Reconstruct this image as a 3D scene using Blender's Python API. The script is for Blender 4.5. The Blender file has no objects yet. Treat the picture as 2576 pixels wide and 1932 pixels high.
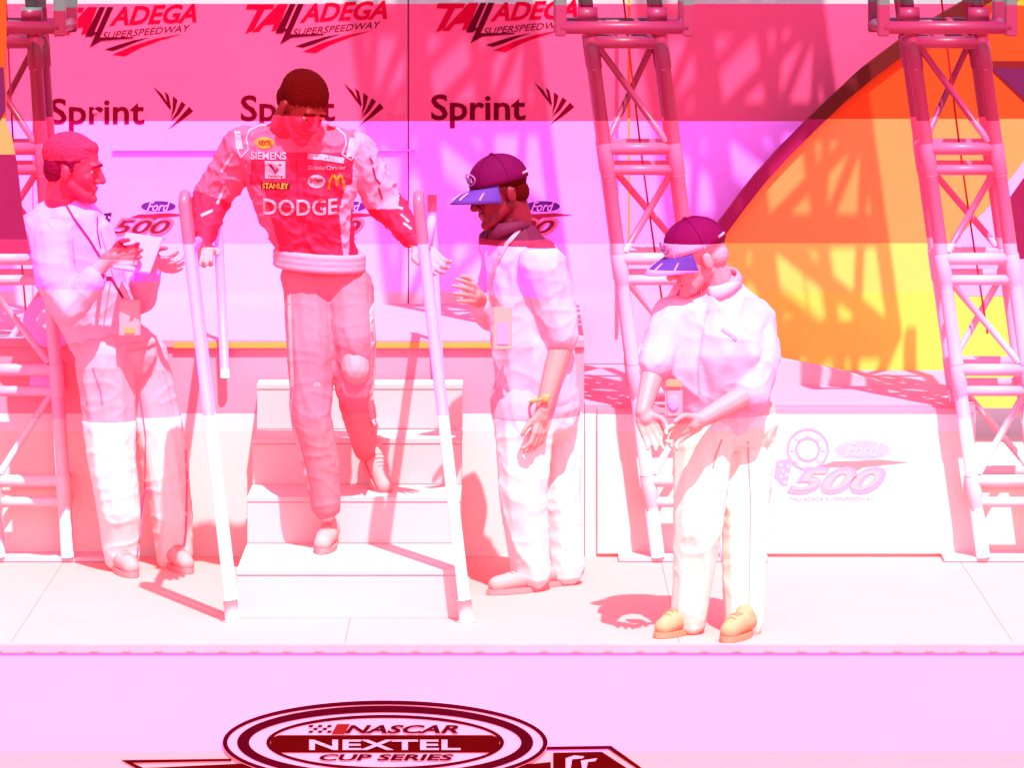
import bpy, bmesh, math, random
from mathutils import Vector, Matrix
from mathutils.bvhtree import BVHTree
random.seed(7)
S = bpy.context.scene
COL = S.collection
# ------------------------------------------------------------ camera, sky, sun, exposure
F, H, HOR, Q = 4448.0, 2.76, 125.0, 2.1602
cam_d = bpy.data.cameras.new('camera'); cam = bpy.data.objects.new('camera', cam_d); COL.objects.link(cam)
cam.location = (0, -16, H); cam.rotation_euler = (math.pi/2, 0, 0)
cam_d.sensor_width = 36; cam_d.lens = 36*F/1024
cam_d.shift_y = -(384.5+HOR)/1024
cam_d.clip_end = 2000
S.camera = cam
SUN_EL, SUN_AZ = math.radians(61), math.radians(14.5)      # azimuth to the right of the line of sight, sun behind the viewer
w = bpy.data.worlds.new('World'); S.world = w; w.use_nodes = True
nt = w.node_tree; nt.nodes.clear()
sky = nt.nodes.new('ShaderNodeTexSky'); sky.sky_type = 'NISHITA'; sky.sun_disc = False
sky.sun_elevation = SUN_EL; sky.sun_rotation = math.pi-SUN_AZ
bg = nt.nodes.new('ShaderNodeBackground'); bg.inputs[1].default_value = 0.15
wo = nt.nodes.new('ShaderNodeOutputWorld')
nt.links.new(sky.outputs[0], bg.inputs[0]); nt.links.new(bg.outputs[0], wo.inputs[0])
sd = bpy.data.lights.new('sun', 'SUN'); sd.energy = 3.7; sd.angle = math.radians(0.6); sd.color = (1, .96, .9)
sun = bpy.data.objects.new('sun', sd); COL.objects.link(sun)
dirv = Vector((math.sin(SUN_AZ)*math.cos(SUN_EL), -math.cos(SUN_AZ)*math.cos(SUN_EL), math.sin(SUN_EL)))
sun.rotation_euler = dirv.to_track_quat('Z', 'Y').to_euler()
sun.location = (3, -8, 9)
S.view_settings.view_transform = 'Standard'; S.view_settings.look = 'None'
S.view_settings.exposure = 1.36; S.view_settings.gamma = 1; S.view_settings.use_curve_mapping = False

# ------------------------------------------------------------ helpers
def P(x, y, d): return Vector(((x/Q-512)*d/F, d-16, H-(y/Q+HOR)*d/F))
def ZZ(y, d): return H-(y/Q+HOR)*d/F
def PX(n, d=17.2): return n/Q*d/F
def lin(c):
    c = c/255
    return c/12.92 if c <= .04045 else ((c+.055)/1.055)**2.4
def alb(c, K): return tuple(min(.88, lin(v)/K) if v < 254 else (.88 if v == 255 else .55) for v in c)+(1,)
def low(y): return 1 if y < 535 else (.74 if y < 905 else .57)      # lower zones get lifted albedo: wash-out and paler shade put into the colour
MATS = {}
def mat(name, bands, d=17.2, K=2.9, rough=.75, bump=0, bscale=40, var=.05, spec=.2, metal=0):
    """bands: one colour, or [(top row, colour)...] from the top down, painted as level zones of the thing"""
    key = name
    if key in MATS: return MATS[key]
    m = bpy.data.materials.new(name); m.use_nodes = True; n = m.node_tree; L = n.links
    b = n.nodes['Principled BSDF']
    b.inputs['Roughness'].default_value = rough; b.inputs['Specular IOR Level'].default_value = spec
    b.inputs['Metallic'].default_value = metal
    geo = n.nodes.new('ShaderNodeNewGeometry')
    if isinstance(bands, tuple):
        c = n.nodes.new('ShaderNodeRGB'); c.outputs[0].default_value = alb(bands, K); src = c.outputs[0]
    else:
        sx = n.nodes.new('ShaderNodeSeparateXYZ'); L.new(geo.outputs['Position'], sx.inputs[0])
        mr = n.nodes.new('ShaderNodeMapRange'); mr.inputs[1].default_value = -2; mr.inputs[2].default_value = 4
        L.new(sx.outputs[2], mr.inputs[0])
        cr = n.nodes.new('ShaderNodeValToRGB'); cr.color_ramp.interpolation = 'CONSTANT'
        L.new(mr.outputs[0], cr.inputs[0])
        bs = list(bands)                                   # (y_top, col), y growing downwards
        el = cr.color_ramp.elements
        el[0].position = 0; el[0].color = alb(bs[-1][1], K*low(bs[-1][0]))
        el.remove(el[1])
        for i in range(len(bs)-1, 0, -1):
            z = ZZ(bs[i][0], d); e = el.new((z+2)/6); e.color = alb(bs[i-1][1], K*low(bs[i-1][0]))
        src = cr.outputs[0]
    tc = n.nodes.new('ShaderNodeTexCoord')
    nz = n.nodes.new('ShaderNodeTexNoise'); nz.inputs['Scale'].default_value = 3.1; nz.inputs['Detail'].default_value = 5
    L.new(tc.outputs['Object'], nz.inputs['Vector'])
    mr2 = n.nodes.new('ShaderNodeMapRange'); mr2.inputs[1].default_value = .3; mr2.inputs[2].default_value = .7
    mr2.inputs[3].default_value = 1-var; mr2.inputs[4].default_value = 1+var
    L.new(nz.outputs[0], mr2.inputs[0])
    mx = n.nodes.new('ShaderNodeVectorMath'); mx.operation = 'SCALE'
    L.new(src, mx.inputs[0]); L.new(mr2.outputs[0], mx.inputs['Scale'])
    L.new(mx.outputs[0], b.inputs['Base Color'])
    if bump:
        nb = n.nodes.new('ShaderNodeTexNoise'); nb.inputs['Scale'].default_value = bscale; nb.inputs['Detail'].default_value = 4
        L.new(tc.outputs['Object'], nb.inputs['Vector'])
        bp = n.nodes.new('ShaderNodeBump'); bp.inputs['Strength'].default_value = bump; bp.inputs['Distance'].default_value = .02
        L.new(nb.outputs[0], bp.inputs['Height']); L.new(bp.outputs[0], b.inputs['Normal'])
    MATS[key] = m
    return m
def link(name, me, m=None, parent=None, smooth=False, kind=None):
    o = bpy.data.objects.new(name, me); COL.objects.link(o)
    if m is not None:
        for mm in (m if isinstance(m, list) else [m]): me.materials.append(mm)
    if parent: o.parent = parent
    if smooth: me.polygons.foreach_set('use_smooth', [True]*len(me.polygons))
    if kind: o['kind'] = kind
    return o
def from_bm(name, bm, m, parent=None, smooth=False, kind=None):
    me = bpy.data.meshes.new(name); bm.to_mesh(me); bm.free()
    return link(name, me, m, parent, smooth, kind)
def thing(name, label, cat, group=None, loc=(0, 0, 0)):
    o = bpy.data.objects.new(name, None); COL.objects.link(o); o.empty_display_size = .1
    o['label'] = label; o['category'] = cat
    if group: o['group'] = group
    return o
def tag(o, label, cat, group=None):
    o['label'] = label; o['category'] = cat
    if group: o['group'] = group
    return o
def box(bm, x0, x1, y0, y1, z0, z1, bev=0):
    r = bmesh.ops.create_cube(bm, size=1)
    vs = r['verts']
    for v in vs:
        v.co = Vector(((x0+x1)/2+v.co.x*(x1-x0), (y0+y1)/2+v.co.y*(y1-y0), (z0+z1)/2+v.co.z*(z1-z0)))
    if bev:
        es = {e for v in vs for e in v.link_edges}
        bmesh.ops.bevel(bm, geom=list(es), offset=bev, segments=2, affect='EDGES')
def tube(bm, pts, r, n=12, cap=True):
    pts = [Vector(p) for p in pts]; rings = []
    up = None
    for i, p in enumerate(pts):
        t = (pts[min(i+1, len(pts)-1)]-pts[max(i-1, 0)]).normalized()
        if up is None:
            up = Vector((0, 0, 1)) if abs(t.z) < .9 else Vector((1, 0, 0))
        a = (up-t*up.dot(t)).normalized(); up = a; c = t.cross(a)
        rr = r[i] if isinstance(r, (list, tuple)) else r
        rings.append([bm.verts.new(p+a*rr*math.cos(2*math.pi*k/n)+c*rr*math.sin(2*math.pi*k/n)) for k in range(n)])
    for A, B in zip(rings, rings[1:]):
        for k in range(n): bm.faces.new((A[k], A[(k+1) % n], B[(k+1) % n], B[k])).smooth = True
    if cap: bm.faces.new(rings[0]); bm.faces.new(rings[-1][::-1])
def poly(bm, pts, thick=.004):
    """flat cut-out shape, given by its corners, with a little real thickness towards the viewer"""
    vs = [bm.verts.new(p) for p in pts]
    f = bm.faces.new(vs)
    r = bmesh.ops.extrude_face_region(bm, geom=[f])
    for v in [g for g in r['geom'] if isinstance(g, bmesh.types.BMVert)]: v.co.y -= thick
def polys(name, lst, d, m, parent, thick=.001):
    bm = bmesh.new()
    for pl in lst: poly(bm, [P(x, y, d) for x, y in pl], thick)
    bmesh.ops.triangulate(bm, faces=bm.faces[:])
    bmesh.ops.recalc_face_normals(bm, faces=bm.faces[:])
    return from_bm(name, bm, m, parent)
def ell_pts(cx, cy, rx, ry, n=48): return [(cx+rx*math.cos(2*math.pi*k/n), cy+ry*math.sin(2*math.pi*k/n)) for k in range(n)]
def ring_poly(bm, cx, cy, rx, ry, t, d, n=64, thick=.001, tx=None):
    tx = tx or t
    a = [P(x, y, d) for x, y in ell_pts(cx, cy, rx, ry, n)]; b = [P(x, y, d) for x, y in ell_pts(cx, cy, rx-tx, ry-t, n)]
    o = Vector((0, -thick, 0))
    A = [bm.verts.new(p+o) for p in a]; B = [bm.verts.new(p+o) for p in b]; A2 = [bm.verts.new(p) for p in a]; B2 = [bm.verts.new(p) for p in b]
    for k in range(n):
        j = (k+1) % n
        bm.faces.new((A[k], A[j], B[j], B[k])); bm.faces.new((A[k], A2[k], A2[j], A[j])); bm.faces.new((B[k], B[j], B2[j], B2[k]))
def text_raw(s, shear=0, bold=0, res=3):
    c = bpy.data.curves.new('lettering', 'FONT'); c.body = s; c.size = 1; c.shear = shear; c.offset = bold; c.extrude = .004; c.resolution_u = res
    o = bpy.data.objects.new('lettering', c); COL.objects.link(o)
    dg = bpy.context.evaluated_depsgraph_get()
    me = bpy.data.meshes.new_from_object(o.evaluated_get(dg))
    bpy.data.objects.remove(o); bpy.data.curves.remove(c)
    me.materials.clear()
    return me
def text(name, s, bx, d, m, parent, shear=0, bold=0, rise=0, proj=None, thick=.004, curve=0):
    """lettering fitted to the box bx = (x0, y_top, x1, y_bottom); rise lifts its right end"""
    me = text_raw(s, shear, bold)
    xs = [v.co.x for v in me.vertices]; ys = [v.co.y for v in me.vertices]
    a0, a1, b0, b1 = min(xs), max(xs), min(ys), max(ys)
    for v in me.vertices:
        u = (v.co.x-a0)/(a1-a0); t = (v.co.y-b0)/(b1-b0); front = v.co.z > 0
        p = P(bx[0]+u*(bx[2]-bx[0]), bx[3]+t*(bx[1]-bx[3])-rise*u+curve*4*u*(1-u), d)
        if proj:
            p.y = proj(p)-(thick if front else .0005)
        else:
            p.y -= min(thick, .001) if front else 0
        v.co = p
    return link(name, me, m, parent)

# ------------------------------------------------------------ soft shapes (people)
def sph(c, r, n=2):
    bm = bmesh.new(); bmesh.ops.create_icosphere(bm, subdivisions=n, radius=1)
    out = [Vector((v.co.x*r[0]+c[0], v.co.y*r[1]+c[1], v.co.z*r[2]+c[2])) for v in bm.verts]; bm.free(); return out
def prim_cap(bm, a, ra, b, rb, fy=1.0):
    a = Vector(a); b = Vector(b)
    pts = sph(a, (ra, ra*fy, ra))+sph(b, (rb, rb*fy, rb))
    vs = [bm.verts.new(p) for p in pts]
    r = bmesh.ops.convex_hull(bm, input=vs)
    junk = [v for v in r['geom_interior'] if isinstance(v, bmesh.types.BMVert)]
    if junk: bmesh.ops.delete(bm, geom=junk, context='VERTS')
def prim_ell(bm, c, r, M=None):
    res = bmesh.ops.create_icosphere(bm, subdivisions=3, radius=1)
    for v in res['verts']:
        q = Vector((v.co.x*r[0], v.co.y*r[1], v.co.z*r[2]))
        if M: q = M @ q
        v.co = q+Vector(c)
def remesh(name, bm, voxel, smooth, m, parent, disp=0, dscale=.12, fac=.5):
    me = bpy.data.meshes.new(name); bm.to_mesh(me); bm.free()
    o = bpy.data.objects.new(name, me); COL.objects.link(o)
    r = o.modifiers.new('r', 'REMESH'); r.mode = 'VOXEL'; r.voxel_size = voxel
    s = o.modifiers.new('s', 'SMOOTH'); s.iterations = smooth; s.factor = fac
    if disp:
        t = bpy.data.textures.new(name, 'CLOUDS'); t.noise_scale = dscale; t.noise_depth = 2
        dm = o.modifiers.new('d', 'DISPLACE'); dm.texture = t; dm.strength = disp; dm.texture_coords = 'LOCAL'
    dg = bpy.context.evaluated_depsgraph_get()
    me2 = bpy.data.meshes.new_from_object(o.evaluated_get(dg))
    bpy.data.objects.remove(o)
    me2.name = name; me2.materials.clear()
    return link(name, me2, m, parent, smooth=True)
from mathutils import noise
def folds(o, amp, ax=(13, 13, 5), seed=0.0, diag=0.0):
    """cloth creases: long ridges, stretched along the limb, with finer ones over them"""
    me = o.data; n = len(me.vertices); out = []
    for v in me.vertices:
        c = v.co; x = c.x+diag*c.z
        q = Vector((x*ax[0]+seed, c.y*ax[1], c.z*ax[2]))
        a = noise.noise(q); b = noise.noise(Vector((x*ax[2]*1.6, c.y*ax[0], c.z*ax[0]*1.5+seed+9)))
        r = (1-abs(a)*1.8)**3 if abs(a) < .55 else 0
        r2 = (1-abs(b)*1.8)**3 if abs(b) < .55 else 0
        out.append(v.co+v.normal*amp*(r*.8+r2*.45-.35+a*.5))
    for v, c in zip(me.vertices, out): v.co = c
    return o
def collar(name, p, ax, front, m, parent, r0=.066, r1=.09, h=.034):
    """a turned-down shirt collar round the neck, open at the throat"""
    p = Vector(p); ax = Vector(ax).normalized(); f = Vector(front); f = (f-ax*f.dot(ax)).normalized(); g = ax.cross(f)
    bm = bmesh.new(); rows = []
    for i in range(29):
        t = .22+(2*math.pi-.44)*i/28; e = f*math.cos(t)+g*math.sin(t); k = abs(math.cos(t/2))**6
        row = [p+e*r0*.97-ax*.012, p+e*r0+ax*h, p+e*(r0+.007)+ax*(h+.001), p+e*(r1+.012*k)-ax*(.006+.035*k)]
        rows.append([bm.verts.new(q) for q in row])
    for A, B in zip(rows, rows[1:]):
        for k in range(3): bm.faces.new((A[k], B[k], B[k+1], A[k+1]))
    bmesh.ops.recalc_face_normals(bm, faces=bm.faces[:]); bmesh.ops.solidify(bm, geom=bm.faces[:], thickness=.003)
    return from_bm(name, bm, m, parent, smooth=True)
def projector(o, y0=-3):
    t = BVHTree.FromPolygons([o.matrix_world @ v.co for v in o.data.vertices], [tuple(p.vertices) for p in o.data.polygons])
    def f(p):
        h = t.ray_cast(Vector((p.x, y0, p.z)), Vector((0, 1, 0)))
        return h[0].y if h[0] else p.y
    return f
def patch(name, x0, y0, x1, y1, d, pr, m, parent, off=.003, n=8, shape=None, bow=0):
    """a sewn patch that follows the cloth"""
    bm = bmesh.new()
    if shape == 'oval':
        c = bm.verts.new(P((x0+x1)/2, (y0+y1)/2, d)); rg = [c]
        prev = None
        for k in range(1, 4):
            ring = [bm.verts.new(P((x0+x1)/2+(x1-x0)/2*k/3*math.cos(t*math.pi/10), (y0+y1)/2+(y1-y0)/2*k/3*math.sin(t*math.pi/10), d)) for t in range(20)]
            for t in range(20):
                if prev is None: bm.faces.new((c, ring[t], ring[(t+1) % 20]))
                else: bm.faces.new((prev[t], ring[t], ring[(t+1) % 20], prev[(t+1) % 20]))
            prev = ring
    else:
        g = [[bm.verts.new(P(x0+(x1-x0)*i/n+bow*(j/n-.5), y0+(y1-y0)*j/n, d)) for i in range(n+1)] for j in range(n+1)]
        for j in range(n):
            for i in range(n): bm.faces.new((g[j][i], g[j+1][i], g[j+1][i+1], g[j][i+1]))
    for v in bm.verts: v.co.y = pr(v.co)-off
    bmesh.ops.recalc_face_normals(bm, faces=bm.faces[:])
    return from_bm(name, bm, m, parent, smooth=True)
def ribbon(name, pts, wd, d, pr, m, parent, off=.003):
    """tape or piping laid along a line on the cloth"""
    P3 = []
    for (xa, ya), (xb, yb) in zip(pts, pts[1:]):
        for k in range(6): P3.append(P(xa+(xb-xa)*k/6, ya+(yb-ya)*k/6, d))
    P3.append(P(*pts[-1], d))
    P3 = [p for p in P3 if abs(pr(p)-p.y) > 1e-6]
    bm = bmesh.new(); L = []
    for i, p in enumerate(P3):
        t = (P3[min(i+1, len(P3)-1)]-P3[max(0, i-1)]); n = Vector((-t.z, 0, t.x)).normalized()*PX(wd/2)
        a = p+n; b = p-n
        a.y = pr(a)-off; b.y = pr(b)-off
        L.append((bm.verts.new(a), bm.verts.new(b)))
    for A, B in zip(L, L[1:]): bm.faces.new((A[0], A[1], B[1], B[0]))
    bmesh.ops.recalc_face_normals(bm, faces=bm.faces[:])
    if sum(f.normal.y for f in bm.faces) > 0: bmesh.ops.reverse_faces(bm, faces=bm.faces[:])
    return from_bm(name, bm, m, parent)

class Head:
    def __init__(s, c, yaw, pitch, roll=0, sc=1.0):
        # yaw: 0 faces the viewer, + turns to picture right; pitch + looks down
        s.c = Vector(c); s.sc = sc
        s.M = (Matrix.Rotation(yaw, 3, 'Z') @ Matrix.Rotation(math.pi, 3, 'Z') @ Matrix.Rotation(-pitch, 3, 'X') @ Matrix.Rotation(roll, 3, 'Y'))
    def pt(s, x, y, z): return s.c+s.M @ (Vector((x, y, z))*s.sc)
    def cap(s, bm, a, ra, b, rb): prim_cap(bm, s.pt(*a), ra*s.sc, s.pt(*b), rb*s.sc)
    def ell(s, bm, c, r): prim_ell(bm, s.pt(*c), [q*s.sc for q in r], s.M)
    def skin(s, bm):
        s.ell(bm, (0, -.012, .035), (.075, .095, .083))
        s.ell(bm, (0, .03, .0), (.062, .058, .085))
        s.cap(bm, (0, .03, -.03), .054, (0, .05, -.08), .032)
        for q in (-1, 1):
            s.cap(bm, (q*.045, -.005, -.045), .024, (q*.02, .062, -.085), .02)
            s.cap(bm, (q*.036, .06, -.02), .022, (q*.025, .062, -.045), .02)
            s.ell(bm, (q*.078, -.008, -.012), (.009, .018, .029))
            s.cap(bm, (q*.082, -.018, .004), .006, (q*.081, -.014, -.026), .005)
        s.cap(bm, (-.034, .078, .024), .013, (.034, .078, .024), .013)
        s.cap(bm, (0, .088, .012), .010, (0, .108, -.026), .013)
        s.cap(bm, (-.011, .094, -.032), .009, (.011, .094, -.032), .009)
        s.cap(bm, (-.017, .084, -.056), .008, (.017, .084, -.056), .008)
        s.cap(bm, (-.015, .082, -.068), .008, (.015, .082, -.068), .008)
        s.ell(bm, (0, .078, -.094), (.023, .02, .018))
        s.cap(bm, (0, -.03, -.03), .058, (0, -.035, -.11), .056)
    def small(s, name, pr, m, parent, n=2):
        bm = bmesh.new()
        for k, a, r in pr:
            if k == 'e': s.ell(bm, a, r)
            else: s.cap(bm, a[0], r[0], a[1], r[1])
        return from_bm(name, bm, m, parent, smooth=True)
    def face(s, parent, dark, white, lipm, browm):
        s.small('eye', [('e', (-.031, .0745, .002), (.013, .009, .008))], white, parent)
        s.small('eye', [('e', (.031, .0745, .002), (.013, .009, .008))], white, parent)
        s.small('iris', [('e', (-.031, .081, .001), (.006, .004, .006)), ('e', (.031, .081, .001), (.006, .004, .006))], dark, parent)
        s.small('eyebrow', [('c', ((-.047, .083, .022), (-.016, .092, .027)), (.005, .006))], browm, parent)
        s.small('eyebrow', [('c', ((.047, .083, .022), (.016, .092, .027)), (.005, .006))], browm, parent)
        s.small('mouth', [('c', ((-.022, .0865, -.062), (.022, .0865, -.062)), (.003, .003))], lipm, parent)

def hand(bm, w, d, side, thumb, curl=.5, sc=1.0, spread=.12):
    """wrist w, direction d of the fingers, side = across the palm towards the thumb, thumb curl"""
    w = Vector(w); d = Vector(d).normalized(); s = Vector(side); s = (s-d*s.dot(d)).normalized(); n = d.cross(s)*thumb
    prim_cap(bm, w, .026*sc, w+d*.03*sc, .028*sc)
    for k in range(4):
        o = (1.5-k)*.0215*sc
        kn = w+d*.088*sc*(1-.04*abs(k-1))+s*o
        prim_cap(bm, w+d*.02*sc+s*o*.7, .017*sc, kn, .0125*sc)
        ln = (.042, .047, .044, .034)[k]*sc
        q = kn; a = curl*.5
        for j, (f, r0, r1) in enumerate(((1, .0105, .0095), (.7, .0095, .0085), (.5, .0085, .0075))):
            dd = (d*math.cos(a)+n*math.sin(a)+s*spread*(1.5-k)*.5).normalized()
            q2 = q+dd*ln*f; prim_cap(bm, q, r0*sc, q2, r1*sc); q = q2; a += curl
    t0 = w+d*.025*sc+s*.022*sc; t1 = t0+(d*.6+s*.7+n*.3).normalized()*.042*sc; t2 = t1+(d*.9+s*.25+n*.45).normalized()*.03*sc; t3 = t2+(d+n*.5).normalized()*.024*sc
    prim_cap(bm, t0, .017*sc, t1, .0125*sc); prim_cap(bm, t1, .0125*sc, t2, .0105*sc); prim_cap(bm, t2, .0105*sc, t3, .009*sc)

def chain(bm, pts, rs, fy=1.0):
    for (a, b), (ra, rb) in zip(zip(pts, pts[1:]), zip(rs, rs[1:])): prim_cap(bm, a, ra, b, rb, fy)

def cap_hat(h, parent, crown, brim, stripe, emblem, sc=1.0):
    bm = bmesh.new()
    n, R = 32, 10
    rings = []
    for j in range(R+1):
        a = j/R*math.pi/2*.98
        rings.append([bm.verts.new(h.pt(.088*math.cos(a)*math.sin(2*math.pi*k/n), -.010+.107*math.cos(a)*math.cos(2*math.pi*k/n),
                     .032+.098*math.sin(a)**.9+(.006*math.cos(2*math.pi*k/n) if j == 0 else 0))) for k in range(n)])
    for A, B in zip(rings, rings[1:]):
        for k in range(n): bm.faces.new((A[k], A[(k+1) % n], B[(k+1) % n], B[k]))
    bm.faces.new(rings[-1])
    bmesh.ops.recalc_face_normals(bm, faces=bm.faces[:])
    bmesh.ops.solidify(bm, geom=bm.faces[:], thickness=.004)
    c = from_bm('cap', bm, crown, parent, smooth=True)
    bm = bmesh.new(); h.ell(bm, (0, -.01, .132), (.009, .009, .006)); from_bm('cap_button', bm, crown, c, smooth=True)
    bm = bmesh.new()
    for k in range(6):
        t = math.pi/6+k*math.pi/3
        tube(bm, [h.pt(.0895*math.cos(a)*math.sin(t), -.010+.1085*math.cos(a)*math.cos(t), .032+.0995*math.sin(a)**.9) for a in [j/8*math.pi/2 for j in range(9)]], .0012, 5)
    from_bm('cap_seam', bm, crown, c)
    bm = bmesh.new(); g = []
    for i in range(17):
        t = (i/16-.5)*2; an = t*1.15
        row = []
        for j in range(6):
            u = j/5
            x = .082*math.sin(an)*(1+.10*u); y0 = -.010+.1*math.cos(an); y = y0+u*(.090*(1-abs(t)**2.6)+.004)
            z = .036-.040*t*t*(u**.5)*1.1-.022*u*u
            row.append(bm.verts.new(h.pt(x, y, z)))
        g.append(row)
    for i in range(16):
        for j in range(5): bm.faces.new((g[i][j], g[i+1][j], g[i+1][j+1], g[i][j+1]))
    bmesh.ops.recalc_face_normals(bm, faces=bm.faces[:]); bmesh.ops.solidify(bm, geom=bm.faces[:], thickness=.004)
    br = from_bm('cap_brim', bm, brim, c, smooth=True)
    for t in (-.72, -.3, .3, .72):
        bm = bmesh.new(); an = t*1.15; pts = []
        for j in (2.2, 3, 3.8, 4.4):
            u = j/5; pts.append(h.pt(.082*math.sin(an)*(1+.10*u), -.010+.1*math.cos(an)+u*(.090*(1-abs(t)**2.6)+.004), .040-.040*t*t*(u**.5)*1.1-.022*u*u))
        tube(bm, pts, .0035, 6); from_bm('cap_stripe', bm, stripe, c)
    for q in (-1, 1):
        bm = bmesh.new(); tube(bm, [h.pt(q*.0875*math.sin(a), -.010-.108*math.cos(a), .045) for a in (.55, .75, .95)], .005, 6); from_bm('cap_stripe', bm, stripe, c)
    bm = bmesh.new()
    for q in (0,):
        vs = [h.pt(.034*math.cos(k*math.pi/10), -.010+.1075*math.cos(.38*math.cos(k*math.pi/10))*.985, .072+.02*math.sin(k*math.pi/10)) for k in range(20)]
        tube(bm, vs+[vs[0]], .003, 6)
        for a in (-.018, -.006, .006, .018): tube(bm, [h.pt(a-.003, .0975, .062), h.pt(a+.003, .094, .08)], .003, 5)
    from_bm('cap_emblem', bm, emblem, c)
    return c

def shoe(name, a, d, m, parent, sole, L=.27):
    """a: heel on the ground, d: pointing of the toe"""
    a = Vector(a); d = Vector(d).normalized(); up = Vector((0, 0, 1)); up = (up-d*up.dot(d)).normalized()
    bm = bmesh.new()
    prim_cap(bm, a+up*.055, .040, a+d*.1+up*.05, .042); prim_cap(bm, a+d*.1+up*.048, .040, a+d*(L-.05)+up*.035, .034)
    prim_cap(bm, a+up*.055+d*.03, .038, a+up*.08+d*.02, .036)
    o = remesh(name, bm, .006, 3, m, parent)
    for v in o.data.vertices:
        h = (v.co-a).dot(up)
        if h < .015: v.co += up*(.015-h)*.9
    bm = bmesh.new(); n = 20
    side = d.cross(up)
    top = []; bot = []
    for k in range(n):
        t = 2*math.pi*k/n; u = L/2-.015+math.cos(t)*(L/2+.008); wv = math.sin(t)*(.038+.008*(u/L))
        q = a+d*u+side*wv; top.append(bm.verts.new(q+up*.02)); bot.append(bm.verts.new(q+up*.001))
    bm.faces.new(top); bm.faces.new(bot[::-1])
    for k in range(n): bm.faces.new((top[k], bot[k], bot[(k+1) % n], top[(k+1) % n]))
    bmesh.ops.recalc_face_normals(bm, faces=bm.faces[:])
    from_bm('sole', bm, sole, o)
    pj = BVHTree.FromPolygons([v.co for v in o.data.vertices], [tuple(p.vertices) for p in o.data.polygons])
    bm = bmesh.new()
    for k in range(4):
        pts = []
        for j in (-2, -1, 0, 1, 2):
            st = a+d*(L*.36+k*.018)+side*(j*.009)+up*.2; h = pj.ray_cast(st, -up)
            if h[0]: pts.append(h[0]+up*.002)
        if len(pts) > 2: tube(bm, pts, .0022, 5)
    if len(bm.verts): from_bm('lace', bm, sole, o, kind='stuff')
    else: bm.free()
    return o

# ------------------------------------------------------------ colours
DW, DB, DT = 19.5, 18.0, 17.85          # distances of the backdrop, the low front wall and the towers
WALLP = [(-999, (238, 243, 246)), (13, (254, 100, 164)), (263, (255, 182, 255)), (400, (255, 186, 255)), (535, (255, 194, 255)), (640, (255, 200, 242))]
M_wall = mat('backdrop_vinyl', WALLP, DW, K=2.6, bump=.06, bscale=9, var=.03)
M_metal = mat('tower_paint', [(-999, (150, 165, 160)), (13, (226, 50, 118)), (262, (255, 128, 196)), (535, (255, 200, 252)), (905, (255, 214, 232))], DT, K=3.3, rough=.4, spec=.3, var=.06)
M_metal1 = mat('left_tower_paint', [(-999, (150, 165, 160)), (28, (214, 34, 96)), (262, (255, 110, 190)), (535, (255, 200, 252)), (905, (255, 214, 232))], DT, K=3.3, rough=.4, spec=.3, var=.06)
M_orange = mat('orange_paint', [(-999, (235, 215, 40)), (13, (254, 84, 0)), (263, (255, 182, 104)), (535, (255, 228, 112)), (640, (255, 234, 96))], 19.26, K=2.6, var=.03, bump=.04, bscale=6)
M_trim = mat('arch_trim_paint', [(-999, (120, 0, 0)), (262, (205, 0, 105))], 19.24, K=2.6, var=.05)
M_pk0 = mat('backing_pink', (255, 120, 180), K=2.6)
M_red = mat('print_red', (248, 0, 60), K=2.4, spec=.02)
M_maroon = mat('print_maroon', (120, 0, 36), K=2.4, spec=.02)
M_sprint = mat('print_dark', [(-999, (128, 0, 34)), (263, (190, 0, 90))], DW, K=2.2, spec=.02)
M_violet = mat('print_violet', (120, 30, 190), K=2.4, spec=.02)
M_white = mat('print_white', (255, 205, 255), K=2.6)
M_floor = mat('stage_deck', (255, 228, 226), K=3.05, bump=.05, bscale=14, var=.02)
M_riser = mat('riser_front', [(-999, (255, 202, 244)), (905, (255, 232, 252)), (935, (255, 226, 226))], DB, K=2.95, bump=.03, bscale=10, var=.02)
M_riser_top = mat('riser_deck', (255, 200, 242), K=2.9, var=.02)
M_yellow = mat('yellow_edge', (255, 216, 100), K=2.8)
M_yellow2 = mat('yellow_edge_low', (255, 230, 130), K=2.8)
M_fascia = mat('stage_front_paint', [(-999, (255, 212, 232)), (1408, (255, 204, 255)), (1634, (255, 202, 222))], 15.95, K=4.5, bump=.03, bscale=7, var=.015)
M_rail = mat('rail_metal', [(-999, (255, 132, 196)), (535, (255, 190, 255)), (905, (255, 224, 236))], 16.4, K=3.4, rough=.35, spec=.3)
M_edge = mat('edge_trim_pink', (255, 208, 234), K=2.6)

# ------------------------------------------------------------ ground and stage
bm = bmesh.new(); box(bm, -150, 150, -150, 300, -1.3, -1.2)
from_bm('ground', bm, mat('ground_asphalt', (255, 205, 225), K=4.5, bump=.2, bscale=30), kind='structure')
E = -.05                                      # front edge of the stage
bm = bmesh.new()
seams = [-4.2, -3.0, -1.8, -.6, .6, 1.8, 3.0, 4.2]
st = bpy.data.objects.new('stage_floor', None)
bm = bmesh.new(); box(bm, -4.2, 4.2, E, 6, -.05, -.008)
floor = from_bm('stage_floor', bm, M_floor, kind='structure')
bm = bmesh.new(); box(bm, -.5992, .5992, -.5992, .5992, -.0075, 0); fme = bpy.data.meshes.new('deck_panel'); bm.to_mesh(fme); bm.free(); fme.materials.append(M_floor)
for i in range(7):
    for j in range(2):
        o = bpy.data.objects.new('deck_panel', fme); COL.objects.link(o); o.parent = floor; o.location = (-3.6+1.2*i, E+.6+.02+1.2*j, 0)
bm = bmesh.new(); box(bm, -4.2, 4.2, E-.02, E+.017, -1.2, -.012)
front = from_bm('stage_front', bm, M_fascia, kind='structure')
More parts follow.
